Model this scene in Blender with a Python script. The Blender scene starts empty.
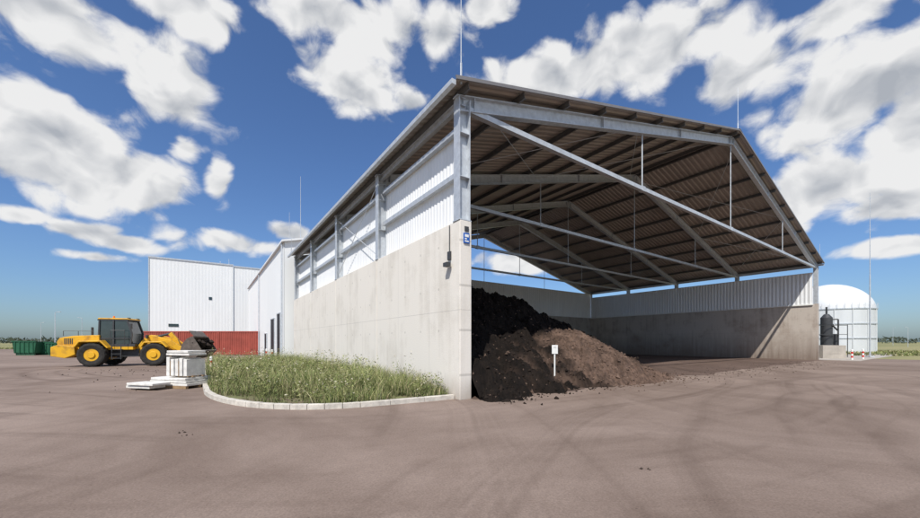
import bpy, math, random
from mathutils import Vector, Matrix, noise
random.seed(7)
R=math.radians
scene=bpy.context.scene
# ------------------------------------------------------------ helpers
def link(o,parent=None):
    scene.collection.objects.link(o)
    if parent: o.parent=parent
    return o
def empty(name,loc=(0,0,0),rz=0):
    e=bpy.data.objects.new(name,None); e.location=loc; e.rotation_euler=(0,0,rz)
    e.empty_display_size=.3
    return link(e)
class MB:
    def __init__(s): s.v=[];s.f=[];s.m=[];s.mi=0
    def add(s,vs,fs):
        o=len(s.v); s.v+= [tuple(p) for p in vs]; s.f+=[tuple(i+o for i in f) for f in fs]; s.m+=[s.mi]*len(fs)
    def box(s,x0,x1,y0,y1,z0,z1):
        v=[(x0,y0,z0),(x1,y0,z0),(x1,y1,z0),(x0,y1,z0),(x0,y0,z1),(x1,y0,z1),(x1,y1,z1),(x0,y1,z1)]
        s.add(v,[(3,2,1,0),(4,5,6,7),(0,1,5,4),(1,2,6,5),(2,3,7,6),(3,0,4,7)])
    def prism(s,prof,y0,y1,y0b=None):
        n=len(prof); v=[(x,y0,z) for x,z in prof]+[(x,y1,z) for x,z in prof]
        f=[tuple(range(n)),tuple(range(2*n-1,n-1,-1))]
        for i in range(n):
            j=(i+1)%n; f.append((i,i+n,j+n,j))
        s.add(v,f)
    def sect(s,p0,p1,prof,up=(0,0,1)):
        p0=Vector(p0);p1=Vector(p1);d=(p1-p0).normalized(); up=Vector(up)
        a=d.cross(up)
        if a.length<1e-4: a=d.cross(Vector((1,0,0)))
        a.normalize(); b=a.cross(d).normalized(); n=len(prof)
        v=[p0+a*x+b*y for x,y in prof]+[p1+a*x+b*y for x,y in prof]
        f=[tuple(range(n-1,-1,-1)),tuple(range(n,2*n))]
        for i in range(n):
            j=(i+1)%n; f.append((i,j,j+n,i+n))
        s.add(v,f)
    def bar(s,p0,p1,w,h,up=(0,0,1)):
        s.sect(p0,p1,[(-w/2,-h/2),(w/2,-h/2),(w/2,h/2),(-w/2,h/2)],up)
    def ib(s,p0,p1,w,h,up=(0,0,1),tf=.022,tw=.014):
        a=w/2;b=h/2;c=tw/2;d=b-tf
        s.sect(p0,p1,[(-a,-b),(a,-b),(a,-d),(c,-d),(c,d),(a,d),(a,b),(-a,b),(-a,d),(-c,d),(-c,-d),(-a,-d)],up)
    def cyl(s,p0,p1,r,n=12,r1=None):
        r1=r if r1 is None else r1
        p0=Vector(p0);p1=Vector(p1);d=(p1-p0).normalized()
        a=d.cross(Vector((0,0,1)))
        if a.length<1e-4: a=Vector((1,0,0))
        a.normalize(); b=d.cross(a)
        v=[];
        for i in range(n):
            t=2*math.pi*i/n; v.append(p0+(a*math.cos(t)+b*math.sin(t))*r)
        for i in range(n):
            t=2*math.pi*i/n; v.append(p1+(a*math.cos(t)+b*math.sin(t))*r1)
        f=[tuple(range(n-1,-1,-1)),tuple(range(n,2*n))]
        for i in range(n):
            j=(i+1)%n; f.append((i,j,j+n,i+n))
        s.add(v,f)
    def corr(s,P,A,lA,B,lB,N,pitch,dep):
        P=Vector(P);A=Vector(A).normalized();B=Vector(B).normalized();N=Vector(N).normalized()
        pts=[];k=0;n=int(lA/pitch)
        for i in range(n+1):
            for o,h in ((0,0),(.35,0),(.5,dep),(.85,dep)):
                t=(i+o)*pitch
                if t<=lA: pts.append((t,h))
        pts.append((lA,pts[-1][1]))
        v=[P+A*t+N*h for t,h in pts]+[P+A*t+N*h+B*lB for t,h in pts]
        m=len(pts); s.add(v,[(i,i+1,i+1+m,i+m) for i in range(m-1)])
    def obj(s,name,mats,parent=None,smooth=False,bevel=0):
        me=bpy.data.meshes.new(name); me.from_pydata(s.v,[],s.f)
        if not isinstance(mats,(list,tuple)): mats=[mats]
        for m in mats: me.materials.append(m)
        me.polygons.foreach_set('material_index',s.m)
        if smooth:
            me.polygons.foreach_set('use_smooth',[True]*len(s.f))
        me.update()
        o=bpy.data.objects.new(name,me); link(o,parent)
        if bevel:
            b=o.modifiers.new('b','BEVEL'); b.width=bevel; b.segments=2; b.limit_method='ANGLE'
        return o
def N(nt,t,**k):
    n=nt.nodes.new(t)
    for a,b in k.items():
        if a=='ins':
            for i,v in b.items(): n.inputs[i].default_value=v
        else: setattr(n,a,b)
    return n
def mat(name,col,rough=.7,metal=0,var=.12,scale=2.0,bump=0,bscale=30,col2=None,thr=None,stretch=None,spec=.4):
    m=bpy.data.materials.new(name); m.use_nodes=True; nt=m.node_tree; L=nt.links.new
    b=nt.nodes['Principled BSDF']; b.inputs['Roughness'].default_value=rough; b.inputs['Metallic'].default_value=metal
    b.inputs['Specular IOR Level'].default_value=spec
    tc=N(nt,'ShaderNodeTexCoord'); src=tc.outputs['Object']
    if stretch:
        mp=N(nt,'ShaderNodeMapping',ins={'Scale':stretch}); L(src,mp.inputs[0]); src=mp.outputs[0]
    n1=N(nt,'ShaderNodeTexNoise',ins={'Scale':scale,'Detail':6,'Roughness':.65}); L(src,n1.inputs['Vector'])
    cr=N(nt,'ShaderNodeValToRGB'); L(n1.outputs['Fac'],cr.inputs[0])
    c2=col2 or tuple(min(1,c*(1+var)) for c in col); c1=tuple(c*(1-var) for c in col) if not col2 else col
    cr.color_ramp.elements[0].color=(*c1,1); cr.color_ramp.elements[1].color=(*c2,1)
    t=thr or (.3,.7); cr.color_ramp.elements[0].position=t[0]; cr.color_ramp.elements[1].position=t[1]
    L(cr.outputs[0],b.inputs['Base Color'])
    if bump:
        n2=N(nt,'ShaderNodeTexNoise',ins={'Scale':bscale,'Detail':4}); L(tc.outputs['Object'],n2.inputs['Vector'])
        bp=N(nt,'ShaderNodeBump',ins={'Strength':bump,'Distance':.02}); L(n2.outputs['Fac'],bp.inputs['Height']); L(bp.outputs[0],b.inputs['Normal'])
    return m
# ------------------------------------------------------------ materials
galv=mat('galvanised_steel',(.55,.58,.61),.45,.35,.16,5)
galv_d=mat('purlin_steel',(.15,.145,.14),.55,.3,.15,5)
white_clad=mat('white_cladding',(.80,.81,.81),.45,0,.05,1.2,stretch=(1,1,.2))
roof_in=mat('roof_sheet',(.35,.305,.27),.5,.1,.14,.8)
roof_edge=mat('roof_edge',(.22,.21,.21),.5,.2)
white_wall=mat('white_panel',(.82,.83,.82),.5,0,.035,.4,stretch=(1,1,.25))
kerb_m=mat('kerb_concrete',(.54,.50,.44),.85,0,.25,5,.4,60)
dark=mat('dark_gap',(.02,.02,.022),.6)
black=mat('black_rubber',(.024,.022,.02),.85,0,.5,6,.3,40)
yellow=mat('yellow_paint',(.42,.22,.03),.5,0,.2,1.8,col2=(.72,.39,.018),thr=(.34,.52),spec=.4)
dgrey=mat('dark_grey_paint',(.05,.052,.055),.5,0,.2,5)
glass=mat('cab_glass',(.03,.045,.05),.08,0,.2,2,spec=.9)
red_c=mat('container_red',(.30,.065,.045),.6,0,.25,.9)
green_c=mat('skip_green',(.02,.10,.05),.5,0,.2,1)
steelw=mat('worn_steel',(.16,.13,.11),.55,.5,.35,4)
whitep=mat('white_paint',(.78,.78,.75),.6,0,.08,5)
redp=mat('red_paint',(.6,.03,.02),.5)
bluep=mat('blue_sign_paint',(.01,.10,.42),.4)
wood=mat('pallet_wood',(.3,.2,.11),.8,0,.3,6)
orange=mat('orange_beacon',(.8,.2,.01),.3)
def concrete(name,base,stain,joint=2.65,axis='x',dirt=(.5,.35),dcol=(.2,.15,.115)):
    m=bpy.data.materials.new(name); m.use_nodes=True; nt=m.node_tree; L=nt.links.new
    b=nt.nodes['Principled BSDF']; b.inputs['Roughness'].default_value=.85; b.inputs['Specular IOR Level'].default_value=.25
    tc=N(nt,'ShaderNodeTexCoord'); O=tc.outputs['Object']
    n1=N(nt,'ShaderNodeTexNoise',ins={'Scale':.55,'Detail':8,'Roughness':.62}); L(O,n1.inputs['Vector'])
    mp=N(nt,'ShaderNodeMapping',ins={'Scale':(2.5,2.5,.12)}); L(O,mp.inputs[0])
    n2=N(nt,'ShaderNodeTexNoise',ins={'Scale':1.5,'Detail':5,'Roughness':.6}); L(mp.outputs[0],n2.inputs['Vector'])
    n3=N(nt,'ShaderNodeTexNoise',ins={'Scale':22,'Detail':4}); L(O,n3.inputs['Vector'])
    a=N(nt,'ShaderNodeMath',operation='MULTIPLY_ADD',ins={1:.3,2:0.1}); L(n2.outputs['Fac'],a.inputs[0])
    a2=N(nt,'ShaderNodeMath',operation='MULTIPLY_ADD',ins={1:.6}); L(n1.outputs['Fac'],a2.inputs[0]); L(a.outputs[0],a2.inputs[2])
    a3=N(nt,'ShaderNodeMath',operation='MULTIPLY_ADD',ins={1:.12}); L(n3.outputs['Fac'],a3.inputs[0]); L(a2.outputs[0],a3.inputs[2])
    cr=N(nt,'ShaderNodeValToRGB'); L(a3.outputs[0],cr.inputs[0])
    cr.color_ramp.elements[0].position=.44; cr.color_ramp.elements[0].color=(*stain,1)
    cr.color_ramp.elements[1].position=.62; cr.color_ramp.elements[1].color=(*base,1)
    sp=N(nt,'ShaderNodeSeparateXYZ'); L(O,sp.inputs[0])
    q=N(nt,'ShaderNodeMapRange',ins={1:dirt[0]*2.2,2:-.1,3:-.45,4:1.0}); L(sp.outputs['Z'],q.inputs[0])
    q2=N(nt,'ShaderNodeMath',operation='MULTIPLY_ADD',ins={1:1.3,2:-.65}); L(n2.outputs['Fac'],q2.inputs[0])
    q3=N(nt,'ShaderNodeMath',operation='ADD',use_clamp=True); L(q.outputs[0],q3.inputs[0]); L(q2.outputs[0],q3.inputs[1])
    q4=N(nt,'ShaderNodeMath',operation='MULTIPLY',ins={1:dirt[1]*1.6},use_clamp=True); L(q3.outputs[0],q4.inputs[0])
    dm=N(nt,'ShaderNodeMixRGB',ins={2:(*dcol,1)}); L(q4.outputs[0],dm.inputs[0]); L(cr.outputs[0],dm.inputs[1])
    def line(sock,period,w,off=0):
        q=N(nt,'ShaderNodeMath',operation='ADD',ins={1:off}); L(sock,q.inputs[0])
        p=N(nt,'ShaderNodeMath',operation='PINGPONG',ins={1:period/2}); L(q.outputs[0],p.inputs[0])
        c=N(nt,'ShaderNodeMath',operation='LESS_THAN',ins={1:w}); L(p.outputs[0],c.inputs[0]); return c.outputs[0]
    l1=line(sp.outputs['Z'],joint,.012); l2=line(sp.outputs['Y' if axis=='y' else 'X'],2.4,.010,.6)
    mx=N(nt,'ShaderNodeMath',operation='MAXIMUM'); L(l1,mx.inputs[0]); L(l2,mx.inputs[1])
    ha=line(sp.outputs['Z'],1.325,.035,.6); hb=line(sp.outputs['Y' if axis=='y' else 'X'],1.2,.035)
    hm=N(nt,'ShaderNodeMath',operation='MULTIPLY'); L(ha,hm.inputs[0]); L(hb,hm.inputs[1])
    f=N(nt,'ShaderNodeMath',operation='MULTIPLY',ins={1:.22}); L(mx.outputs[0],f.inputs[0])
    f2=N(nt,'ShaderNodeMath',operation='MULTIPLY_ADD',ins={1:.3}); L(hm.outputs[0],f2.inputs[0]); L(f.outputs[0],f2.inputs[2])
    mix=N(nt,'ShaderNodeMixRGB',blend_type='MIX',ins={2:(.12,.11,.10,1)}); L(f2.outputs[0],mix.inputs[0]); L(dm.outputs[0],mix.inputs[1])
    L(mix.outputs[0],b.inputs['Base Color'])
    bp=N(nt,'ShaderNodeBump',ins={'Strength':.25,'Distance':.02}); L(n3.outputs['Fac'],bp.inputs['Height']); L(bp.outputs[0],b.inputs['Normal'])
    return m
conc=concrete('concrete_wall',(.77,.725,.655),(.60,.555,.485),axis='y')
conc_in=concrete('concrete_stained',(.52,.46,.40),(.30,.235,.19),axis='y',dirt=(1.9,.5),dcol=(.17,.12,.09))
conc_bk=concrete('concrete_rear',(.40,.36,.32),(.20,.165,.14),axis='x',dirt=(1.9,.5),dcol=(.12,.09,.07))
# ------------------------------------------------------------ frame of the hall
ANG=math.atan2(.571,.8209)
C0=Vector((0,10.6,0)); U=Vector((math.cos(ANG),math.sin(ANG),0)); V=Vector((-math.sin(ANG),math.cos(ANG),0))
def W(u,v,z=0): return C0+U*u+V*v+Vector((0,0,z))
W_=41.3; D_=25.0; EZ=9.2; SL=.264; CH=5.3
def rz(u): return EZ+SL*(u if u<=W_/2 else W_-u)
hall=empty('open_storage_hall',C0,ANG)
bay=D_/4-.05; fr=[.18+bay*k for k in range(5)]
m=MB(); vs=[0]+[fr[k] for k in (1,2,3)]+[D_]
for i in range(4):
    m.box(0,.42,vs[i]+(.03 if i else 0),vs[i+1]-(.03 if i<3 else 0),-.2,CH)
m.obj('left_concrete_wall',conc,hall,bevel=.02)
m=MB()
for i in (1,2,3): m.box(.05,.38,vs[i]-.03,vs[i]+.03,-.2,CH-.02)
m.obj('wall_joints',dark,hall)
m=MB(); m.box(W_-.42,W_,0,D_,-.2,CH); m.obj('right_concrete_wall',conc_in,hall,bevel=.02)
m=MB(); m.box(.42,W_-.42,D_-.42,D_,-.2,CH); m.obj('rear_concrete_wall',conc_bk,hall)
m=MB()
m.corr((.40,.35,CH-.05),(0,1,0),D_-.5,(0,0,1),2.95,(-1,0,0),.2,.016)
m.corr((W_-.46,.35,CH-.05),(0,1,0),D_-.9,(0,0,1),2.95,(-1,0,0),.3,.045)
m.corr((.3,D_-.45,CH-.05),(1,0,0),W_-.8,(0,0,1),3.5,(0,-1,0),.3,.045)
m.obj('cladding',white_clad,hall)
m=MB()
m.box(.33,.44,.33,D_-.1,CH+2.9,CH+2.96); m.box(W_-.53,W_-.42,.33,D_-.5,CH+2.9,CH+2.96)
m.box(.3,W_-.55,D_-.5,D_-.38,CH+3.45,CH+3.51)
m.box(W_-.53,W_-.42,.33,D_-.6,CH-.12,CH+.0)
m.obj('cladding_trim',whitep,hall)
m=MB()
half=W_/2
for k,v in enumerate(fr):
    if k==4: v=D_-.3
    rb=.45
    for side in (0,1):
        uc=.2 if side==0 else W_-.2
        m.ib((uc,v,CH+.02),(uc,v,rz(uc)-.30),.3,.4,up=(1,0,0),tf=.028,tw=.02)
        m.box(uc-.22,uc+.22,v-.18,v+.18,CH,CH+.03)
        m.ib((0 if side==0 else W_,v,rz(0)-rb+.01),(half,v,rz(half)-rb),.24,.46,tf=.03,tw=.018)
    tz=8.72
    m.bar((.35,v,tz),(W_-.35,v,tz),.17,.17)
    for q in (.25,.5,.75):
        uu=W_*q; m.cyl((uu,v,tz),(uu,v,rz(uu)-.66),.03,8)
        m.box(uu-.12,uu+.12,v-.1,v+.1,tz-.11,tz+.11)
    for uu in (.6,7.2,13.9,20.4,20.9,27.4,34.1,40.7):
        zz=rz(uu)-rb; m.box(uu-.012,uu+.012,v-.115,v+.115,zz-.2,zz+.2)
    for z in (CH+1.3,CH+2.6): m.box(.03,.37,v-.145,v+.145,z,z+.015)
for uu in (.2,W_-.2):
    m.ib((uu,.1,EZ-.32),(uu,D_-.1,EZ-.32),.16,.24)
for a in range(4):
    v0=fr[a]+.16; v1=(fr[a+1]-.16)
    m.bar((.27,v0,6.85),(.27,v1,6.85),.14,.16)
    m.bar((.27,v0,CH+2.93),(.27,v1,CH+2.93),.14,.14)
    m.bar((W_-.35,v0,6.9),(W_-.35,v1,6.9),.1,.12)
v0,v1=fr[1]+.1,fr[2]-.1
m.cyl((.1,v0,CH+.2),(.1,v1,EZ-.5),.018,6); m.cyl((.1,v1,CH+.2),(.1,v0,EZ-.5),.018,6)
for (ua,ub) in ((1,10),(10,20),(21.3,31.3),(31.3,40.3)):
    m.cyl((ua,fr[0],rz(ua)-.4),(ub,fr[1],rz(ub)-.4),.016,6); m.cyl((ub,fr[0],rz(ub)-.4),(ua,fr[1],rz(ua)-.4),.016,6)
m.obj('steel_frames',galv,hall)
m=MB(); npur=10; OV=.28
for side in (0,1):
    for i in range(npur):
        u=.15+(half-.45)*i/(npur-1)
        if side: u=W_-u
        z=rz(u)-.11
        m.ib((u,-OV+.05,z),(u,D_+OV-.05,z),.1,.2,tf=.012,tw=.012,up=(-SL if side==0 else SL,0,1))
m.obj('purlins',galv_d,hall)
m=MB(); EO=.32
nl=math.hypot(1,SL)
m.corr((-EO,-OV,EZ-SL*EO),(0,1,0),D_+2*OV,(1,0,SL),(half+EO)*nl,(-SL,0,1),.33,.05)
m.corr((W_+EO,-OV,EZ-SL*EO),(0,1,0),D_+2*OV,(-1,0,SL),(half+EO)*nl,(SL,0,1),.33,.05)
m.obj('roof_sheets',roof_in,hall)
m=MB()
for v in (-OV-.02,D_+OV+.02):
    m.bar((-EO-.02,v,rz(-EO)+.03),(half,v,rz(half)+.03),.04,.10)
    m.bar((W_+EO+.02,v,rz(-EO)+.03),(half,v,rz(half)+.03),.04,.10)
m.prism([(half-.35,rz(half)-.02),(half,rz(half)+.1),(half+.35,rz(half)-.02),(half,rz(half)+.07)],-OV-.05,D_+OV)
m.obj('roof_edge_flashing',roof_edge,hall)
m=MB()
for s,u in ((-1,-EO-.08),(1,W_+EO+.08)):
    m.box(u-.07,u+.07,-OV,D_+OV,EZ-.26,EZ-.12)
m.obj('gutters',galv,hall)
m=MB()
for (u,v,h) in ((-.1,-.2,3.4),(half,-.2,2.7),(W_+.3,0,1.8),(-.3,D_-.5,1.6)):
    z=rz(min(max(u,0),W_)); m.cyl((u,v,z-.1),(u,v,z+h),.018,6,.01); m.cyl((u,v,z-.1),(u,v,z+.5),.03,6)
m.obj('lightning_rods',galv,hall)
m=MB()
m.box(.12,.32,-.035,-.003,4.62,4.92); m.mi=1
m.box(.15,.29,-.04,-.0351,4.80,4.88); m.box(.15,.29,-.04,-.0351,4.66,4.70); m.box(.15,.22,-.04,-.0351,4.73,4.77)
m.mi=2; m.box(.16,.30,-.03,-.003,4.98,5.12); m.box(-.06,-.005,.45,.6,4.2,4.45); m.cyl((-.03,.52,4.45),(-.03,.52,CH-.05),.015,6); m.box(-.2,-.06,.4,.62,3.98,4.1)
m.obj('wall_sign_and_lamp',[bluep,whitep,dgrey],hall)
# ------------------------------------------------------------ attached white building
b2=empty('white_processing_building',C0,ANG)
m=MB(); B0,B1=D_+.9,60; BH=10.9
m.prism([(-.6,-.2),(-.6,BH-.4),(5,BH+.9),(11,BH-.4),(11,-.2)],B0,B1)
m.obj('walls',white_wall,b2)
m=MB(); m.corr((-.62,B0,.3),(0,1,0),B1-B0,(0,0,1),BH-.75,(-1,0,0),.5,.01); m.obj('panel_face',white_wall,b2)
m=MB()
m.prism([(-.85,BH-.52),(-.85,BH-.36),(5,BH+1.06),(11.2,BH-.3),(11.2,BH-.42),(5,BH+.92)],B0-.25,B1+.25); m.obj('roof',white_clad,b2)
m=MB()
for (a,b,h) in ((27.6,29.4,4.3),(31.2,33.6,4.0),(37,38.6,2.6)):
    m.box(-.68,-.655,a,b,.02,h)
m.obj('door_openings',dark,b2)
m=MB()
for (a,b,h) in ((27.6,29.4,4.3),(31.2,33.6,4.0),(37,38.6,2.6)):
    m.box(-.72,-.64,a-.1,a,0,h+.1); m.box(-.72,-.64,b,b+.1,0,h+.1); m.box(-.72,-.64,a,b,h,h+.1)
m.cyl((-.75,B0+.5,0),(-.75,B0+.5,BH-.5),.06,8); m.cyl((-.75,44,0),(-.75,44,BH-.5),.06,8)
m.obj('door_frames_and_downpipes',galv,b2)
m=MB()
for (u,v,h) in ((1.0,B0+1.5,6.2),(1.5,36,5.5)):
    m.cyl((u,v,BH-.5),(u,v,BH+h),.03,6,.015)
m.cyl((1.5,34.5,BH-.5),(1.5,34.5,BH+2.2),.08,8)
m.obj('lightning_masts',galv,b2)
# ------------------------------------------------------------ large white hall far
PX=lambda px,d:(px-460)/362*d
b3=empty('large_white_warehouse',(PX(149,62),62,0),ANG)
m=MB(); 
m.corr((0,0,0),(1,0,0),12.2,(0,0,1),16.2,(0,-1,0),.5,.008)
m.corr((12.35,-.25,0),(1,0,0),24,(0,0,1),15.95,(0,-1,0),.5,.008)
m.box(0,12.2,.02,40,-.1,16.2); m.box(12.35,36,-.22,40,-.1,15.95); m.obj('walls',white_wall,b3)
m=MB(); m.box(-.1,12.3,-.12,.1,16.2,16.45); m.box(12.3,36,-.36,-.1,15.95,16.2); m.box(-.12,-.002,-.1,40,16.2,16.45)
m.box(-.1,.06,-.06,-.03,0,16.2)
m.cyl((12.25,-.3,0),(12.25,-.3,16),.09,8)
m.cyl((11.6,1,16),(11.6,1,17.6),.04,6);m.cyl((10.2,1,16),(10.2,1,17),.04,6)
m.obj('parapet_trim',galv,b3)
m=MB()
m.box(2.6,4.0,-.07,-.04,4.4,4.9)
m.box(8.4,8.9,-.07,-.04,9.5,10.0)
m.obj('windows',glass,b3)
# ------------------------------------------------------------ ground
def plane(name,pts,z,mt,parent=None):
    m=MB(); m.add([(x,y,z) for x,y in pts],[tuple(range(len(pts)))]); return m.obj(name,mt,parent)
field=mat('field_grass',(.12,.14,.045),.95,0,.2,.02,col2=(.34,.29,.14),thr=(.35,.65),stretch=(1,3,1))
m=MB(); S=4000; m.add([(-S,-S,-.02),(S,-S,-.02),(S,S,-.02),(-S,S,-.02)],[(0,1,2,3)]); m.obj('ground',field)
def ground_mat(name,ca,cb,cd,dust=.5):
    m=bpy.data.materials.new(name); m.use_nodes=True; nt=m.node_tree; L=nt.links.new
    b=nt.nodes['Principled BSDF']; b.inputs['Roughness'].default_value=.93; b.inputs['Specular IOR Level'].default_value=.2
    tc=N(nt,'ShaderNodeTexCoord'); O=tc.outputs['Object']
    n1=N(nt,'ShaderNodeTexNoise',ins={'Scale':.13,'Detail':10,'Roughness':.68,'Distortion':.8}); L(O,n1.inputs['Vector'])
    cr=N(nt,'ShaderNodeValToRGB'); L(n1.outputs['Fac'],cr.inputs[0])
    cr.color_ramp.elements[0].position=.36;cr.color_ramp.elements[0].color=(*ca,1)
    cr.color_ramp.elements[1].position=.62;cr.color_ramp.elements[1].color=(*cb,1)
    out=cr.outputs[0]
    nw=N(nt,'ShaderNodeTexNoise',ins={'Scale':.06,'Detail':2}); L(O,nw.inputs['Vector'])
    for (cx,cy,sc,wt,lo) in ((-9,34,1.2,.62,.5),(26,-6,1.0,.5,.5),(-30,6,.9,.42,.5)):
        vm=N(nt,'ShaderNodeVectorMath',operation='SUBTRACT',ins={1:(cx,cy,0)}); L(O,vm.inputs[0])
        le=N(nt,'ShaderNodeVectorMath',operation='LENGTH'); L(vm.outputs[0],le.inputs[0])
        ad=N(nt,'ShaderNodeMath',operation='MULTIPLY_ADD',ins={1:5.}); L(nw.outputs['Fac'],ad.inputs[0]); L(le.outputs['Value'],ad.inputs[2])
        n=N(nt,'ShaderNodeTexNoise',noise_dimensions='1D',ins={'Scale':sc,'Detail':4,'Roughness':.65}); L(ad.outputs[0],n.inputs['W'])
        r=N(nt,'ShaderNodeValToRGB'); L(n.outputs['Fac'],r.inputs[0]); r.color_ramp.elements[0].position=.5; r.color_ramp.elements[1].position=.7
        nm=N(nt,'ShaderNodeTexNoise',ins={'Scale':.14,'Detail':8,'Roughness':.7}); 
        of=N(nt,'ShaderNodeVectorMath',operation='ADD',ins={1:(cx*3,cy,0)}); L(O,of.inputs[0]); L(of.outputs[0],nm.inputs['Vector'])
        rm=N(nt,'ShaderNodeValToRGB'); L(nm.outputs['Fac'],rm.inputs[0]); rm.color_ramp.elements[0].position=.43; rm.color_ramp.elements[1].position=.62
        mu=N(nt,'ShaderNodeMath',operation='MULTIPLY'); L(r.outputs[0],mu.inputs[0]); L(rm.outputs[0],mu.inputs[1])
        mu2=N(nt,'ShaderNodeMath',operation='MULTIPLY',ins={1:wt}); L(mu.outputs[0],mu2.inputs[0])
        mx=N(nt,'ShaderNodeMixRGB',ins={2:(*cd,1)}); L(mu2.outputs[0],mx.inputs[0]); L(out,mx.inputs[1]); out=mx.outputs[0]
    n3=N(nt,'ShaderNodeTexNoise',ins={'Scale':40,'Detail':5,'Roughness':.78}); L(O,n3.inputs['Vector'])
    r3=N(nt,'ShaderNodeMapRange',ins={1:.3,2:.7,3:.72,4:1.28}); L(n3.outputs['Fac'],r3.inputs[0])
    mg=N(nt,'ShaderNodeMixRGB',blend_type='MULTIPLY',ins={0:1}); L(out,mg.inputs[1]); L(r3.outputs[0],mg.inputs[2])
    n4=N(nt,'ShaderNodeTexVoronoi',ins={'Scale':8}); L(O,n4.inputs['Vector'])
    th=N(nt,'ShaderNodeMath',operation='MULTIPLY_ADD',ins={1:-.6,2:.34}); L(n1.outputs['Fac'],th.inputs[0])
    lt=N(nt,'ShaderNodeMath',operation='LESS_THAN'); L(n4.outputs['Distance'],lt.inputs[0]); L(th.outputs[0],lt.inputs[1])
    l5=N(nt,'ShaderNodeMath',operation='MULTIPLY',ins={1:.5}); L(lt.outputs[0],l5.inputs[0])
    mc=N(nt,'ShaderNodeMixRGB',ins={2:(.07,.048,.036,1)}); L(l5.outputs[0],mc.inputs[0]); L(mg.outputs[0],mc.inputs[1])
    L(mc.outputs[0],b.inputs['Base Color'])
    bp=N(nt,'ShaderNodeBump',ins={'Strength':.45,'Distance':.014}); L(n3.outputs['Fac'],bp.inputs['Height']); L(bp.outputs[0],b.inputs['Normal'])
    return m
yard=ground_mat('yard_asphalt',(.172,.126,.101),(.28,.215,.178),(.105,.073,.057))
plane('yard_pavement',[(-150,-40),(46,-40),(46,31.5),(40.2,38),(30,60),(10,70),(-30,88),(-150,84)],-.004,yard)
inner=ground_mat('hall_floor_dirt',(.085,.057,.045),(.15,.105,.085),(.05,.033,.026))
m=MB(); 
pts=[(.42,.3)]
for i in range(120):
    u=.42+(W_-.84)*i/119; pts.append((u,-.3+.8*noise.noise(Vector((u*.35,3,0)))+.35*noise.noise(Vector((u*1.7,5,0)))))
pts+= [(W_-.42,D_-.42),(.42,D_-.42)]
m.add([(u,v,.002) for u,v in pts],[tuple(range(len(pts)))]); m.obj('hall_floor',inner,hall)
pave=mat('apron_concrete',(.40,.36,.31),.9,0,.2,.8,.2,40)
ap=empty('concrete_apron',C0,ANG)
m=MB(); m.box(W_+.02,W_+34,-2.6,6.5,-.1,.03); m.obj('slab',pave,ap)
lw=empty('low_concrete_wall',(36.9,36.8,0),R(3))
m=MB(); m.box(0,2.5,0,.3,-.1,1.35); m.box(2.2,2.5,.3,5,-.1,1.35); m.box(.6,2.0,-.02,.0,.5,.52); m.obj('wall_panels',pave,lw,bevel=.02)
# ------------------------------------------------------------ kerb island
def bez(p0,p1,p2,p3,n):
    return [tuple((1-t)**3*a+3*(1-t)**2*t*b+3*(1-t)*t*t*c+t**3*d for a,b,c,d in zip(p0,p1,p2,p3)) for t in [i/n for i in range(n)]]
path=[(-.02,.25),(-1,.3),(-2,.4)]+bez((-2.8,.5),(-4.9,.8),(-6.1,3.0),(-6.2,6.5),14)+[(-6.25,9),(-6.3,13),(-6.3,18),(-6.3,24),(-5.6,25.6),(-3,26.2),(-.7,26.3)]
kb=empty('kerb_island',C0,ANG)
m=MB()
def offs(path,d):
    o=[]
    for i,p in enumerate(path):
        a=Vector(path[max(i-1,0)]); b=Vector(path[min(i+1,len(path)-1)]); t=(b-a).normalized(); n=Vector((-t.y,t.x)); o.append((p[0]+n.x*d,p[1]+n.y*d))
    return o
oi=offs(path,-.16)
if abs(oi[6][0])>abs(path[6][0]): oi=offs(path,.16)
for i in range(len(path)-1):
    a=Vector(path[i]);b=Vector(path[i+1]);c=Vector(oi[i]);d=Vector(oi[i+1])
    L_=(b-a).length; n=max(1,round(L_/1.0))
    for k in range(n):
        g=.006/L_*n
        t0=(k+g)/n; t1=(k+1-g)/n
        q=[a.lerp(b,t0),a.lerp(b,t1),c.lerp(d,t1),c.lerp(d,t0)]
        v=[(p.x,p.y,-.1) for p in q]+[(p.x,p.y,.13+random.uniform(-.006,.006)) for p in q]
        m.add(v,[(3,2,1,0),(4,5,6,7),(0,1,5,4),(1,2,6,5),(2,3,7,6),(3,0,4,7)])
m.obj('kerb_stones',kerb_m,kb,bevel=.012)
soil=mat('soil',(.15,.11,.075),.95,0,.3,3,col2=(.14,.15,.06),thr=(.4,.6))
m=MB(); m.add([(x,y,.07) for x,y in oi]+[(-.01,26.1,.07),(-.01,.42,.07)],[tuple(range(len(oi)+2))]); m.obj('soil_bed',soil,kb)
def inside(u,v):
    if v<.5 or v>26: return False
    if u>-.08 or u<-6.1: return False
    n=False; poly=oi+[(-.01,26.1),(-.01,.42)]
    j=len(poly)-1
    for i in range(len(poly)):
        xi,yi=poly[i]; xj,yj=poly[j]
        if (yi>v)!=(yj>v) and u<(xj-xi)*(v-yi)/(yj-yi)+xi: n=not n
        j=i
    return n
gv=[];gf=[];gc=[]
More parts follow.
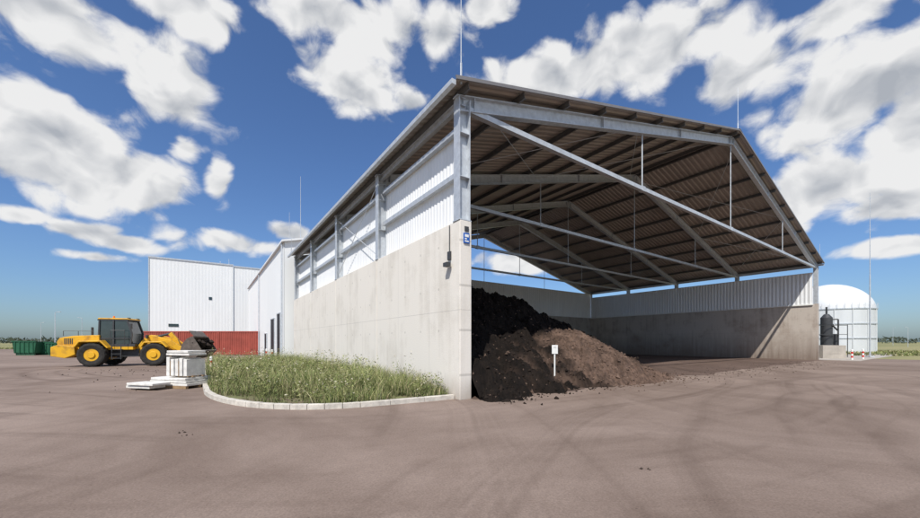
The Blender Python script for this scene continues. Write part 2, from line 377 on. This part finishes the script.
def blade(x,y,h,w,lean,col,z0=.06):
    a=random.uniform(0,6.283); dx,dy=math.cos(a)*w/2,math.sin(a)*w/2
    b=random.uniform(0,6.283); lx,ly=math.cos(b)*lean,math.sin(b)*lean
    o=len(gv)
    gv.extend([(x-dx,y-dy,z0),(x+dx,y+dy,z0),(x+dx*.7+lx*.4,y+dy*.7+ly*.4,z0+h*.6),(x-dx*.7+lx*.4,y-dy*.7+ly*.4,z0+h*.6),(x+lx,y+ly,z0+h)])
    gf.extend([(o,o+1,o+2,o+3),(o+3,o+2,o+4)])
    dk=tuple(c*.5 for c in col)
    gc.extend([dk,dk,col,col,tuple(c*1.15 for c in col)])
cols=[(.17,.19,.065),(.21,.23,.085),(.28,.27,.13),(.12,.155,.055),(.42,.36,.21),(.18,.21,.08)]
def edge_d(u,v): return min((Vector((u,v))-Vector(p)).length for p in oi[:24])
cnt=0
while cnt<44000:
    v=.45+25.5*random.random()**1.6; u=-random.random()*6.2
    if not inside(u,v): continue
    cl=noise.noise(Vector((u*.8,v*.8,1)))+.6*noise.noise(Vector((u*2.3,v*2.3,5)))
    if random.random()>.62+cl*1.3: continue
    ed=edge_d(u,v) if v<8 else 2
    if ed<.9 and random.random()>.25+ed*.6: continue
    h=(.28+.5*max(0,cl+.3))*random.uniform(.35,1.4)*min(1,.45+ed*.35)
    c=random.choice(cols); f=1+.6*cl; c=tuple(min(.5,k*f) for k in c)
    blade(u,v,h,random.uniform(.01,.024),h*random.uniform(.1,.7),c); cnt+=1
for i in range(1500):
    v=.6+24*random.random()**1.5; u=-.15-random.random()*5.9
    if not inside(u,v): continue
    cl=noise.noise(Vector((u*.6,v*.6,9)))
    if cl<-.08: continue
    H=random.uniform(.35,1.1)*(1+.5*cl)*(.6 if v<2 else 1); g=random.choice(cols[:4])
    for k in range(24):
        t=random.random()**.7; zz=.1+H*t; r=.14*(1.1-t)
        x=u+random.gauss(0,r); y=v+random.gauss(0,r); s=random.uniform(.013,.042)
        o=len(gv); a=Vector((random.gauss(0,1),random.gauss(0,1),random.gauss(0,.7))).normalized()*s; b=Vector((random.gauss(0,1),random.gauss(0,1),random.gauss(0,.7))).normalized()*s*.6
        P=Vector((x,y,zz)); gv.extend([tuple(P-a),tuple(P+b),tuple(P+a),tuple(P-b)]); gf.append((o,o+1,o+2,o+3))
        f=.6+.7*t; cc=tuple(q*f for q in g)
        if t>.8 and random.random()<.3: cc=(.5,.46,.34)
        gc.extend([cc]*4)
def colmat(name,rough=.8,trans=.25):
    m=bpy.data.materials.new(name); m.use_nodes=True; nt=m.node_tree; b=nt.nodes['Principled BSDF']
    a=N(nt,'ShaderNodeAttribute',attribute_name='Col'); nt.links.new(a.outputs['Color'],b.inputs['Base Color']); b.inputs['Roughness'].default_value=rough
    b.inputs['Specular IOR Level'].default_value=.2
    return m
def colobj(name,v,f,c,mt,loc=(0,0,0),rzz=0):
    me=bpy.data.meshes.new(name); me.from_pydata(v,[],f); at=me.color_attributes.new('Col','FLOAT_COLOR','POINT')
    buf=[];
    for q in c: buf+= [q[0],q[1],q[2],1]
    at.data.foreach_set('color',buf); me.materials.append(mt); me.update()
    o=bpy.data.objects.new(name,me); o.location=loc; o.rotation_euler=(0,0,rzz); return link(o)
gm=colmat('grass_blades')
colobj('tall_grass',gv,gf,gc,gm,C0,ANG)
# ------------------------------------------------------------ compost pile
def seg(u,v,a,b):
    p=Vector((u,v));a=Vector(a);b=Vector(b);d=b-a;t=max(0,min(1,(p-a).dot(d)/d.dot(d))); return (p-(a+d*t)).length
def cone(u,v,a,b,H,s):
    d=seg(u,v,a,b); return H-s*(math.sqrt(d*d+.3)-.55)
def smax(a,b,k=.35):
    h=max(0,min(1,.5+.5*(a-b)/k)); return b*(1-h)+a*h+k*h*(1-h)
def ph(u,v):
    h1=cone(u,v,(2.5,7.6),(8.8,8.0),4.4,.6)
    h1=smax(h1,cone(u,v,(3,15),(12.5,15),3.5,.6)); h1=smax(h1,cone(u,v,(1.6,5.8),(1.7,12),4.0,.66))
    h1=smax(h1,cone(u,v,(9,8),(12.5,8.5),3.2,.6))
    h1+=.34*noise.noise(Vector((u*.6,v*.6,0)))+.40*noise.noise(Vector((u*1.5,v*1.5,2)))+.2*abs(noise.noise(Vector((u*3,v*3,6))))
    h2=cone(u,v,(7.9,3.3),(8.9,3.1),2.3,.64); h2=smax(h2,cone(u,v,(3.6,2.4),(5.5,2.8),1.2,.6)); h2=smax(h2,cone(u,v,(10.2,1.9),(11.4,2.2),.85,.45))
    h2+=.14*noise.noise(Vector((u*1.1,v*1.1,8)))
    fine=.12*noise.noise(Vector((u*3.5,v*3.5,3)))+.09*noise.noise(Vector((u*8,v*8,3)))+.05*noise.noise(Vector((u*17,v*17,3)))
    return smax(h1,h2,.25)+fine, h2-h1
nu,nv=320,280; pv=[];pf=[];pc=[]
for j in range(nv+1):
    for i in range(nu+1):
        u=.43+22*i/nu; v=-3+26*(j/nv)**1.15
        h,dd=ph(u,v)
        b=max(0,min(1,dd*1.3+.5+.6*noise.noise(Vector((u*1.2,v*1.2,12)))))
        base=Vector((.015,.0105,.008)); br=Vector((.15,.098,.073))
        s=.8+.5*noise.noise(Vector((u*2,v*2,20)))+.6*noise.noise(Vector((u*9,v*9,21)))
        c=(base.lerp(br,b))*max(.3,s)
        pv.append((u,v,max(h,-.05))); pc.append(tuple(c))
for j in range(nv):
    for i in range(nu):
        a=j*(nu+1)+i; q=(a,a+1,a+nu+2,a+nu+1)
        if max(pv[k][2] for k in q)>-.04: pf.append(q)
def clod(x,y,z,s,c):
    o=len(pv); ax=[Vector((random.gauss(0,.25)+e[0],random.gauss(0,.25)+e[1],random.gauss(0,.2)+e[2]))*s*random.uniform(.7,1.3) for e in ((1,0,0),(0,1,0),(-1,0,0),(0,-1,0),(0,0,.9),(0,0,-.9))]
    P=Vector((x,y,z)); pv.extend([tuple(P+a) for a in ax]); pc.extend([c]*6)
    pf.extend([(o,o+1,o+4),(o+1,o+2,o+4),(o+2,o+3,o+4),(o+3,o,o+4),(o+1,o,o+5),(o+2,o+1,o+5),(o+3,o+2,o+5),(o,o+3,o+5)])
for i in range(12000):
    u=random.uniform(.5,18); v=random.uniform(-2.6,12)
    h,dd=ph(u,v)
    if h<-.9: continue
    if h<.0 and random.random()>math.exp(h*5): continue
    s=random.uniform(.012,.045)*(2.2 if random.random()<.08 else 1)
    k=random.uniform(.7,1.6); c=(.02*k,.014*k,.011*k) if dd<0 and random.random()<.85 else (.13*k,.088*k,.067*k)
    clod(u,v,max(h,0)+s*.2,s,c)
for i in range(600):
    u=random.uniform(11,36); v=-.6+random.gauss(0,1.1); s=random.uniform(.008,.03); clod(u,v,s*.4,s,(.08,.055,.042))
cm=colmat('compost',.95)
nt=cm.node_tree; tc=N(nt,'ShaderNodeTexCoord'); nn=N(nt,'ShaderNodeTexNoise',ins={'Scale':14,'Detail':6,'Roughness':.75}); nt.links.new(tc.outputs['Object'],nn.inputs['Vector'])
bp=N(nt,'ShaderNodeBump',ins={'Strength':.9,'Distance':.08}); nt.links.new(nn.outputs['Fac'],bp.inputs['Height']); nt.links.new(bp.outputs[0],nt.nodes['Principled BSDF'].inputs['Normal'])
colobj('compost_pile',pv,pf,pc,cm,C0,ANG)
SU,SV=5.0,.75
sg=empty('pile_sign',W(SU,SV,0),R(8)); hz=max(0,ph(SU,SV)[0])
m=MB(); m.box(-.025,.025,-.015,.015,hz-.2,1.5); m.obj('post',whitep,sg)
m=MB(); m.box(-.12,.12,-.03,-.018,1.24,1.58); m.mi=1; 
for z in (1.50,1.46): m.box(-.06,.05,-.032,-.0301,z,z+.008)
m.obj('plate',[whitep,dgrey],sg)
# ------------------------------------------------------------ wheel loader
ld=empty('wheel_loader',(-25.4,25.8,0),R(17))
def tire(m,x,y,r,w,s):
    prof=[(.52,-w*.5+.05),(.80,-w*.5),(.93,-w*.45),(1.0,-w*.32),(1.0,w*.32),(.93,w*.45),(.80,w*.5),(.52,w*.5-.05)]
    n=36; o=len(m.v); vs=[];fs=[]
    for i in range(n):
        a=2*math.pi*i/n
        for q,(rr,yy) in enumerate(prof):
            rad=rr*r*(1 if (i%2==0 or rr<.95) else .965)
            vs.append((x+math.cos(a)*rad,y+yy,r+math.sin(a)*rad))
    k=len(prof)
    for i in range(n):
        j=(i+1)%n
        for q in range(k-1): fs.append((i*k+q,i*k+q+1,j*k+q+1,j*k+q))
    m.add(vs,fs)
mt=MB(); mr=MB()
for x in (0,3.5):
    for y in (-1.1,1.1):
        tire(mt,x,y,.82,.56,1)
        sgn=-1 if y<0 else 1
        mr.cyl((x,y-.2,.82),(x,y+.2,.82),.44,24)
        mr.cyl((x,y+sgn*.2,.82),(x,y+sgn*.27,.82),.22,16)
mt.obj('tyres',black,ld); mr.obj('rims',yellow,ld,bevel=.02)
m=MB()
m.prism([(-2.0,1.05),(-2.1,1.7),(-1.95,1.98),(-1.2,2.12),(.2,2.18),(.2,1.25),(.1,1.25),(-.3,1.25)],-.85,.85)
m.prism([(-2.25,.75),(-2.25,1.35),(-1.9,1.5),(-1.0,1.4),(-.95,.85),(-1.5,.6)],-1.15,1.15)
for y0,y1 in ((-1.38,-.86),(.86,1.38)):
    m.prism([(-.95,1.35),(-.7,1.78),(.55,1.82),(.95,1.3),(.88,1.26),(.5,1.70),(-.62,1.68),(-.86,1.33)],y0,y1)
    m.prism([(2.75,1.35),(2.95,1.72),(4.0,1.76),(4.35,1.35),(4.28,1.3),(3.95,1.66),(3.0,1.63),(2.82,1.32)],y0,y1)
m.prism([(2.1,.65),(2.1,1.3),(2.7,2.15),(3.25,2.2),(3.7,1.5),(4.2,1.1),(4.2,.6)],-.42,.42)
for y in (-.62,.62):
    m.prism([(2.75,2.05),(3.1,2.22),(4.3,1.85),(5.35,1.05),(5.55,.62),(5.3,.5),(4.9,.95),(4.1,1.42),(2.9,1.82)],y-.07,y+.07)
m.box(4.3,4.55,-.6,.6,1.25,1.55)
m.prism([(3.9,2.25),(4.1,2.45),(4.5,1.9),(4.75,1.2),(4.55,1.1),(4.2,1.75)],-.12,.12)
m.box(.2,2.1,-.8,.8,1.15,1.5)
m.prism([(.05,3.28),(.1,3.38),(1.75,3.38),(1.9,3.28)],-.78,.78)
m.obj('yellow_bodywork',yellow,ld,bevel=.03)
cx=-.4
m=MB()
m.prism([(.5+cx,1.5),(.55+cx,3.2),(2.1+cx,3.2),(2.38+cx,2.3),(2.3+cx,1.5)],-.72,.72); m.obj('cab_glazing',glass,ld)
m=MB()
for y in (-.735,.735):
    for a,b in (((.5,1.5),(.56,3.28)),((2.32,1.5),(2.4,2.3)),((2.4,2.3),(2.1,3.28)),((1.35,1.5),(1.35,3.28)),((.5,1.95),(2.36,1.95))):
        m.bar((a[0]+cx,y,a[1]),(b[0]+cx,y,b[1]),.08,.09,up=(0,1,0))
m.box(.45+cx,2.2+cx,-.76,.76,3.2,3.28); m.box(.25,2.2,-.81,.81,1.38,1.56)
m.box(-1.5,2.3,-.5,.5,.65,1.2); m.box(2.3,4.3,-.35,.35,.55,.9)
m.cyl((0,-.9,.8),(0,.9,.8),.2,12); m.cyl((3.5,-.9,.8),(3.5,.9,.8),.2,12)
m.box(-2.13,-2.06,-.6,.6,1.2,1.75)
for i in range(5): m.box(-1.7+i*.1,-1.64+i*.1,-.86,-.85,1.55,1.95)
m.box(-.9,.2,-.865,-.85,1.35,1.62)
for z in (.55,.85,1.15): m.box(1.05,1.55,-1.15,-.85,z,z+.04)
m.box(1.02,1.06,-1.15,-1.1,.5,1.4); m.box(1.54,1.58,-1.15,-1.1,.5,1.4)
m.cyl((.9,-1.0,1.5),(.9,-1.0,2.5),.02,6); m.cyl((1.7,-1.0,1.5),(1.7,-1.0,2.5),.02,6); m.cyl((.9,-1.0,2.5),(1.7,-1.0,2.5),.02,6)
for x in (-1.8,-1,-.2): m.cyl((x,-.75,2.1),(x,-.75,2.45),.018,6)
m.cyl((-1.8,-.75,2.45),(-.2,-.75,2.45),.018,6)
m.cyl((-.8,.3,2.1),(-.8,.3,2.75),.07,10)
m.cyl((1.9,-.75,2.95),(2.15,-1.1,2.95),.015,6); m.box(2.1,2.16,-1.22,-1.0,2.6,2.98)
m.box(1.7,1.8,-.7,-.45,3.3,3.42); m.box(1.7,1.8,.45,.7,3.3,3.42)
for y in (-.45,.45): m.cyl((2.9,y,1.1),(4.2,y,1.4),.07,10); 
m.cyl((2.9,0,2.0),(3.95,0,2.3),.09,10)
m.cyl((4.6,0,1.15),(5.4,0,.95),.05,8)
for y in (-.75,.75): m.box(2.85,2.95,y-.14,y+.14,1.95,2.2)
m.obj('dark_parts',dgrey,ld)
m=MB(); m.cyl((.4,.4,3.38),(.4,.4,3.58),.07,10,.05); m.obj('beacon',orange,ld)
m=MB()
pr=[(6.55,1.05),(6.1,.55),(5.6,.42),(5.3,.62),(5.18,1.05),(5.3,1.55),(5.6,1.95),(5.95,2.12),(5.98,2.05),(5.68,1.85),(5.4,1.5),(5.28,1.05),(5.38,.7),(5.62,.52),(6.05,.64),(6.5,1.12)]
m.prism(pr,-1.5,1.5)
side=[(6.55,1.05),(6.1,.55),(5.6,.42),(5.3,.62),(5.18,1.05),(5.3,1.55),(5.6,1.95),(5.95,2.12),(6.25,1.6)]
m.prism(side,-1.53,-1.49); m.prism(side,1.49,1.53)
m.prism([(5.9,2.12),(5.6,2.5),(5.65,2.52),(6.0,2.12)],-1.2,1.2)
m.obj('bucket',steelw,ld)
m=MB()
for i in range(60):
    x=random.uniform(5.4,6.3);y=random.uniform(-1.4,1.4)
    o=Vector((x,y,1.3+random.uniform(0,.5)));s=random.uniform(.08,.25)
    m.add([o+Vector(e)*s for e in ((1,0,0),(0,1,0),(-1,0,0),(0,-1,0),(0,0,1),(0,0,-1))],[(0,1,4),(1,2,4),(2,3,4),(3,0,4),(1,0,5),(2,1,5),(3,2,5),(0,3,5)])
m.obj('bucket_load',mat('dark_soil',(.03,.02,.016),.95),ld)
# ------------------------------------------------------------ containers
for k in range(3):
    x0=-41.6+k*5.3
    c=empty('shipping_container',(x0,46.5-.02*k,0),R(1)); c.scale=(1,1,1.16)
    m=MB(); Lc=5.2
    m.corr((.12,0,.18),(1,0,0),Lc-.24,(0,0,1),2.35,(0,-1,0),.28,.05)
    m.box(.05,Lc-.05,.03,2.4,.15,2.6)
    m.obj('corrugated_body',red_c,c)
    m=MB(); m.box(0,Lc,-.07,-.0,.05,.2); m.box(0,Lc,-.07,0,2.52,2.66); m.box(0,.13,-.08,.0,.05,2.66); m.box(Lc-.13,Lc,-.08,0,.05,2.66)
    m.box(0,Lc,.0,2.44,2.6,2.66)
    m.obj('frame',red_c,c)
for k,(px,d,w) in enumerate(((14,46,2.4),(33,47,2.2),(48,45,1.8))):
    c=empty('waste_skip',(PX(px,d),d,0),R(4)); m=MB(); h=1.75-.12*k
    m.prism([(-.25,h),(0,.25),(w,.25),(w+.2,h),(w+.1,h),(w-.08,.35),(.08,.35),(-.14,h)],0,2)
    m.prism([(-.22,h-.02),(0,.25),(w,.25),(w+.18,h-.02)],0,.05); m.prism([(-.22,h-.02),(0,.25),(w,.25),(w+.18,h-.02)],1.95,2)
    for i in range(5): x=.15+(w-.3)*i/4; m.box(x-.04,x+.04,-.07,0,.25,h)
    m.box(-.27,w+.22,-.08,0.06,h-.02,h+.08); m.box(.1,w-.1,.1,.25,0,.25); m.box(.1,w-.1,1.6,1.8,0,.25)
    m.obj('skip_body',green_c,c)
# ------------------------------------------------------------ stack of pale slabs
st=empty('stacked_concrete_slabs',(PX(176,13.6),13.6,0),R(-14))
m=MB()
for i in range(3): m.box(-.85+.05*i,.95-.04*i,-.35,.75,.10+.1*i,.185+.1*i)
m.box(-1.0,.1,-1.0,-.45,.06,.15); m.box(-.9,.3,-1.05,-.42,.17,.25)
for i in range(5):
    x=-.1+i*.2
    m.box(x,x+.15,-.28,.45,.45,1.12+random.uniform(-.06,.05))
for i in range(2): m.box(-.15+.03*i,.92-.05*i,-.25,.45,1.2+.1*i,1.28+.1*i)
m.obj('slabs',mat('pale_concrete',(.66,.64,.60),.8,0,.22,4,.3,30),st,bevel=.012)
m=MB()
for y in (-.3,.2,.65): m.box(-.85,.9,y-.05,y+.05,0,.1)
m.box(-.12,.92,-.1,0,.41,.45); m.box(-.12,.92,.3,.4,.41,.45)
for x in (.08,.48): m.box(x,x+.02,-.29,.46,.44,1.0)
m.obj('pallet_bearers',wood,st)
# ------------------------------------------------------------ bollards
def bollard(loc,h=1.0,r=.08):
    e=empty('striped_bollard',loc)
    m=MB()
    n=5
    for i in range(n):
        m.mi=i%2; m.cyl((0,0,h*i/n),(0,0,h*(i+1)/n),r,14)
    m.mi=0; m.cyl((0,0,h),(0,0,h+.04),r,14,r*.5)
    m.obj('post',[whitep,redp],e)
for (px,d) in ((852,34),(863,35.5)): bollard((PX(px,d),d,.02),.95,.08)
bollard(tuple(W(-1.4,27.2,0))); bollard(tuple(W(-1.4,31.0,0))); bollard((PX(211,19),19,0),.9,.06)
# ------------------------------------------------------------ tank
tk=empty('biogas_storage_tank',(PX(829,62),62,0))
m=MB(); Rr=5.4; Hc=7.0; n=64
m.cyl((0,0,-.1),(0,0,Hc),Rr,n)
for k in range(16):
    a=2*math.pi*k/16+.1; m.bar((math.cos(a)*(Rr+.05),math.sin(a)*(Rr+.05),0),(math.cos(a)*(Rr+.05),math.sin(a)*(Rr+.05),Hc),.08,.1)
m.obj('tank_wall',mat('tank_grey',(.62,.64,.65),.45,.1,.05,1,stretch=(1,1,.2)),tk)
m=MB()
for z in (Hc,Hc*.66,Hc*.33): 
    m.cyl((0,0,z-.08),(0,0,z+.08),Rr+.1,n)
for k in range(40):
    a=2*math.pi*k/40; m.cyl((math.cos(a)*(Rr+.15),math.sin(a)*(Rr+.15),Hc),(math.cos(a)*(Rr+.15),math.sin(a)*(Rr+.15),Hc+.9),.02,5)
m.obj('rings_and_rail',galv,tk)
m=MB(); vs=[];fs=[]; ns,nr=48,12
for j in range(nr+1):
    t=math.pi/2*j/nr
    for i in range(ns):
        a=2*math.pi*i/ns; rr=Rr*math.cos(t)*.995; vs.append((rr*math.cos(a),rr*math.sin(a),Hc+.08+4.4*math.sin(t)**1.1))
for j in range(nr):
    for i in range(ns):
        fs.append((j*ns+i,j*ns+(i+1)%ns,(j+1)*ns+(i+1)%ns,(j+1)*ns+i))
m.add(vs,fs); m.obj('membrane_dome',mat('white_membrane',(.64,.65,.66),.45,0,.05,1),tk,smooth=True)
eq=empty('process_equipment',(40.9,40.4,0),R(5))
m=MB(); m.cyl((0,0,0),(0,0,4.4),.5,20); m.cyl((0,0,4.4),(0,0,4.8),.5,20,.2); m.cyl((-1.2,.6,0),(-1.2,.6,5.2),.45,18); m.cyl((1.1,.2,0),(1.1,.2,2.6),.4,16)
m.cyl((0,0,4.7),(0,0,5.6),.09,8); m.cyl((0,-.55,3.6),(1.1,-.2,3.0),.08,8); m.cyl((.7,-.6,.0),(.7,-.6,4.2),.07,8); m.cyl((.7,-.6,4.2),(0,0,4.2),.07,8)
for z in (1.2,2.4,3.6): m.cyl((0,0,z),(0,0,z+.08),.56,20)
m.box(-1.9,1.7,-.75,-.7,2.5,2.55); m.box(-1.9,-1.85,-.75,-.7,0,5.4); m.box(1.65,1.7,-.75,-.7,0,3.6); m.box(-1.9,1.7,-.75,-.7,3.5,3.55)
m.obj('vessels_and_pipes',dgrey,eq)
# ------------------------------------------------------------ masts, lamps
def mast(px,d,h,name='lightning_mast',r=.07):
    e=empty(name,(PX(px,d),d,0)); m=MB(); m.cyl((0,0,0),(0,0,h*.5),r,8,r*.8); m.cyl((0,0,h*.5),(0,0,h),r*.6,8,r*.25); m.box(-.25,.25,-.25,.25,-.05,.15); m.obj('pole',galv,e); return e
mast(870,40,18.2)
def lamp(px,d,h,s=1):
    e=empty('street_lamp',(PX(px,d),d,0)); m=MB(); m.cyl((0,0,0),(0,0,h),.08,8,.045); m.cyl((0,0,h),(.7*s,0,h+.1),.035,6); m.box(.5*s if s>0 else -1.1,1.1 if s>0 else -.5,-.12,.12,h+.06,h+.16); m.obj('pole_and_head',galv,e)
lamp(55,70,7.4); lamp(41,110,7.5); lamp(82,95,8,-1); lamp(908,120,6.5,-1); lamp(893,160,8)
# ------------------------------------------------------------ distant trees
tv=[];tf=[];tcx=[]
for i in range(12000):
    a=random.uniform(-1.25,1.25); 
    d=random.uniform(420,700) ; n=noise.noise(Vector((a*9,0,0)))+.6*noise.noise(Vector((a*35,1,0)))
    hh=8.0+10*n
    if hh<1.2: continue
    x=math.sin(a)*d/math.cos(a) if abs(a)<1.1 else math.sin(a)*d*2; y=d
    z=random.uniform(0,hh)*d/560; s=random.uniform(1,2.4)
    o=len(tv); P=Vector((x,y,z))
    q=[Vector((random.gauss(0,1),random.gauss(0,.5),random.gauss(0,.8)))*s for _ in range(4)]
    tv.extend([tuple(P+k) for k in q]); tf.append((o,o+1,o+2,o+3)); k=random.uniform(.6,1.3); tcx.extend([(.07*k,.085*k,.06*k)]*4)
colobj('distant_tree_line',tv,tf,tcx,gm)
gv=[];gf=[];gc=[]
for i in range(10000):
    if random.random()<.6: x=random.uniform(42,95); y=random.uniform(44,64)
    else: x=random.uniform(-125,-55); y=random.uniform(85,100)
    k=random.uniform(.7,1.3); c=random.choice(cols); blade(x,y,random.uniform(.1,.4),random.uniform(.08,.2),.25,tuple(q*k for q in c),0)
colobj('verge_grass',gv,gf,gc,gm)
m=MB()
def crumbs(x,d,n,sp,smin,smax_):
    for k in range(n):
        s=random.uniform(smin,smax_); P=Vector((x+random.gauss(0,sp),d+random.gauss(0,sp),s*.3))
        m.add([P+Vector(e)*s*random.uniform(.6,1.3) for e in ((1,0,0),(0,1,0),(-1,0,0),(0,-1,0),(0,0,.8),(0,0,-.8))],[(0,1,4),(1,2,4),(2,3,4),(3,0,4),(1,0,5),(2,1,5),(3,2,5),(0,3,5)])
for (px,py) in ((180,432),(192,434),(640,470)):
    d=1.7*362/(py-342); crumbs(PX(px,d),d,3,.1,.012,.03)
crumbs(-17,22,120,2.6,.015,.05); crumbs(-11.5,13.5,30,.9,.01,.03)
m.obj('loose_debris',mat('dark_crumbs',(.05,.036,.028),.95))
# ------------------------------------------------------------ sun & sky
to_sun=Vector((-.38,-1.483,2.0)).normalized()
sl=bpy.data.lights.new('sun','SUN'); sl.energy=4.9; sl.angle=R(.53); sl.color=(1,.96,.895)
so=bpy.data.objects.new('sun',sl); so.rotation_euler=to_sun.to_track_quat('Z','Y').to_euler(); link(so)
w=bpy.data.worlds.new('World'); scene.world=w; w.use_nodes=True; nt=w.node_tree; L=nt.links.new
bg=nt.nodes['Background']; bg.inputs[1].default_value=.1
sky=N(nt,'ShaderNodeTexSky'); sky.sky_type='NISHITA'; sky.sun_disc=False
sky.sun_elevation=math.asin(to_sun.z); sky.sun_rotation=math.atan2(to_sun.x,to_sun.y); sky.air_density=1.1; sky.dust_density=1.0; sky.ozone_density=1.6
tc=N(nt,'ShaderNodeTexCoord'); G=tc.outputs['Generated']
sp=N(nt,'ShaderNodeSeparateXYZ'); L(G,sp.inputs[0])
az=N(nt,'ShaderNodeMath',operation='ARCTAN2'); L(sp.outputs[0],az.inputs[0]); L(sp.outputs[1],az.inputs[1])
el=N(nt,'ShaderNodeMath',operation='ARCSINE'); L(sp.outputs[2],el.inputs[0])
cb=N(nt,'ShaderNodeCombineXYZ'); L(az.outputs[0],cb.inputs[0]); L(el.outputs[0],cb.inputs[1])
def ae(x,y):
    return math.atan((x-460)/362), math.atan((342-y)/math.hypot(362,x-460))
blobs=[(60,25,140,50),(165,85,64,50),(200,15,58,30),(45,150,105,54),(150,182,55,30),(186,148,22,14),(218,184,15,26),(20,215,30,10),
(85,232,42,10),(120,243,40,9),(95,257,36,7),(235,244,62,14),(292,233,30,10),(355,20,95,40),(342,78,50,40),(440,34,34,32),(415,102,20,14),(488,10,24,18),
(560,78,92,30),(650,52,112,42),(755,72,90,46),(830,20,90,28),(850,95,95,46),(915,130,60,56),(835,185,80,30),(885,208,52,18),(895,246,48,10),(520,262,45,12)]
cov=None
def addblob(c,a0,e0,wa,we):
    s=N(nt,'ShaderNodeVectorMath',operation='MULTIPLY_ADD',ins={1:(1/wa,1/we,0),2:(-a0/wa,-e0/we,0)}); L(cb.outputs[0],s.inputs[0])
    l=N(nt,'ShaderNodeVectorMath',operation='LENGTH'); L(s.outputs[0],l.inputs[0])
    q=N(nt,'ShaderNodeMath',operation='SUBTRACT',ins={0:1.0}); L(l.outputs['Value'],q.inputs[1])
    if c is None: return q.outputs[0]
    x=N(nt,'ShaderNodeMath',operation='SMOOTH_MAX',ins={2:.15}); L(c,x.inputs[0]); L(q.outputs[0],x.inputs[1]); return x.outputs[0]
for (x,y,rx,ry) in blobs:
    a0,e0=ae(x,y); wa=(ae(x+rx,y)[0]-ae(x-rx,y)[0])/2; we=(ae(x,y-ry)[1]-ae(x,y+ry)[1])/2
    cov=addblob(cov,a0,e0,wa,we)
for (a0,e0,wa,we) in ((2.2,.5,.5,.2),(-2.3,.6,.6,.25),(3.0,.3,.4,.1),(-2.9,.8,.4,.3),(1.5,.35,.35,.12)):
    cov=addblob(cov,a0,e0,wa,we)
covc=N(nt,'ShaderNodeMath',operation='MAXIMUM',ins={1:-1.2}); L(cov,covc.inputs[0])
wn=N(nt,'ShaderNodeTexNoise',ins={'Scale':9,'Detail':2}); L(G,wn.inputs['Vector'])
wv=N(nt,'ShaderNodeVectorMath',operation='MULTIPLY_ADD',ins={1:(.08,.08,.08)}); L(wn.outputs['Color'],wv.inputs[0]); L(G,wv.inputs[2])
def fb(off,vd,nd):
    mp=N(nt,'ShaderNodeMapping',ins={'Location':off,'Scale':(1,1,1.35)}); L(wv.outputs[0],mp.inputs[0])
    n=N(nt,'ShaderNodeTexNoise',ins={'Scale':4.5,'Detail':nd,'Roughness':.6}); L(mp.outputs[0],n.inputs['Vector'])
    vo=N(nt,'ShaderNodeTexVoronoi',feature='F1',ins={'Scale':12,'Detail':vd,'Roughness':.5}); L(mp.outputs[0],vo.inputs['Vector'])
    a=N(nt,'ShaderNodeMath',operation='MULTIPLY_ADD',ins={1:-.28}); L(vo.outputs['Distance'],a.inputs[0]); L(n.outputs['Fac'],a.inputs[2]); return a.outputs[0]
nA=fb((0,0,0),1,10); nB=fb((-.006,-.02,.045),1,4)
dn=N(nt,'ShaderNodeMath',operation='MULTIPLY_ADD',ins={1:2.8,2:-.62}); L(nA,dn.inputs[0])
ds=N(nt,'ShaderNodeMath',operation='ADD'); L(dn.outputs[0],ds.inputs[0]); L(covc.outputs[0],ds.inputs[1])
al=N(nt,'ShaderNodeMapRange',interpolation_type='SMOOTHSTEP',ins={1:-.03,2:.5,3:0,4:.985}); L(ds.outputs[0],al.inputs[0])
df=N(nt,'ShaderNodeMath',operation='SUBTRACT'); L(nA,df.inputs[0]); L(nB,df.inputs[1])
th=N(nt,'ShaderNodeMath',operation='MULTIPLY_ADD',ins={1:-.26,2:.88}); L(ds.outputs[0],th.inputs[0])
sh=N(nt,'ShaderNodeMath',operation='MULTIPLY_ADD',ins={1:2.4}); L(df.outputs[0],sh.inputs[0]); L(th.outputs[0],sh.inputs[2])
cr=N(nt,'ShaderNodeValToRGB'); L(sh.outputs[0],cr.inputs[0])
cr.color_ramp.elements[0].position=.15; cr.color_ramp.elements[0].color=(.45,.48,.53,1)
cr.color_ramp.elements[1].position=.82; cr.color_ramp.elements[1].color=(.92,.92,.92,1)
cs=N(nt,'ShaderNodeVectorMath',operation='SCALE',ins={3:9.3}); L(cr.outputs[0],cs.inputs[0])
tint=N(nt,'ShaderNodeMixRGB',blend_type='MULTIPLY',ins={0:1,2:(.70,.92,1.26,1)}); L(sky.outputs[0],tint.inputs[1])
mx=N(nt,'ShaderNodeMixRGB'); L(al.outputs[0],mx.inputs[0]); L(tint.outputs[0],mx.inputs[1]); L(cs.outputs[0],mx.inputs[2])
L(mx.outputs[0],bg.inputs[0])
# ------------------------------------------------------------ camera
cd=bpy.data.cameras.new('camera'); cd.sensor_width=36; cd.lens=362/920*36; cd.shift_y=83/920; cd.clip_end=9000; cd.clip_start=.05
co=bpy.data.objects.new('camera',cd); co.location=(0,0,1.7); co.rotation_euler=(R(90),0,0); link(co); scene.camera=co
scene.view_settings.view_transform='Standard'; scene.view_settings.look='None'; scene.view_settings.exposure=0
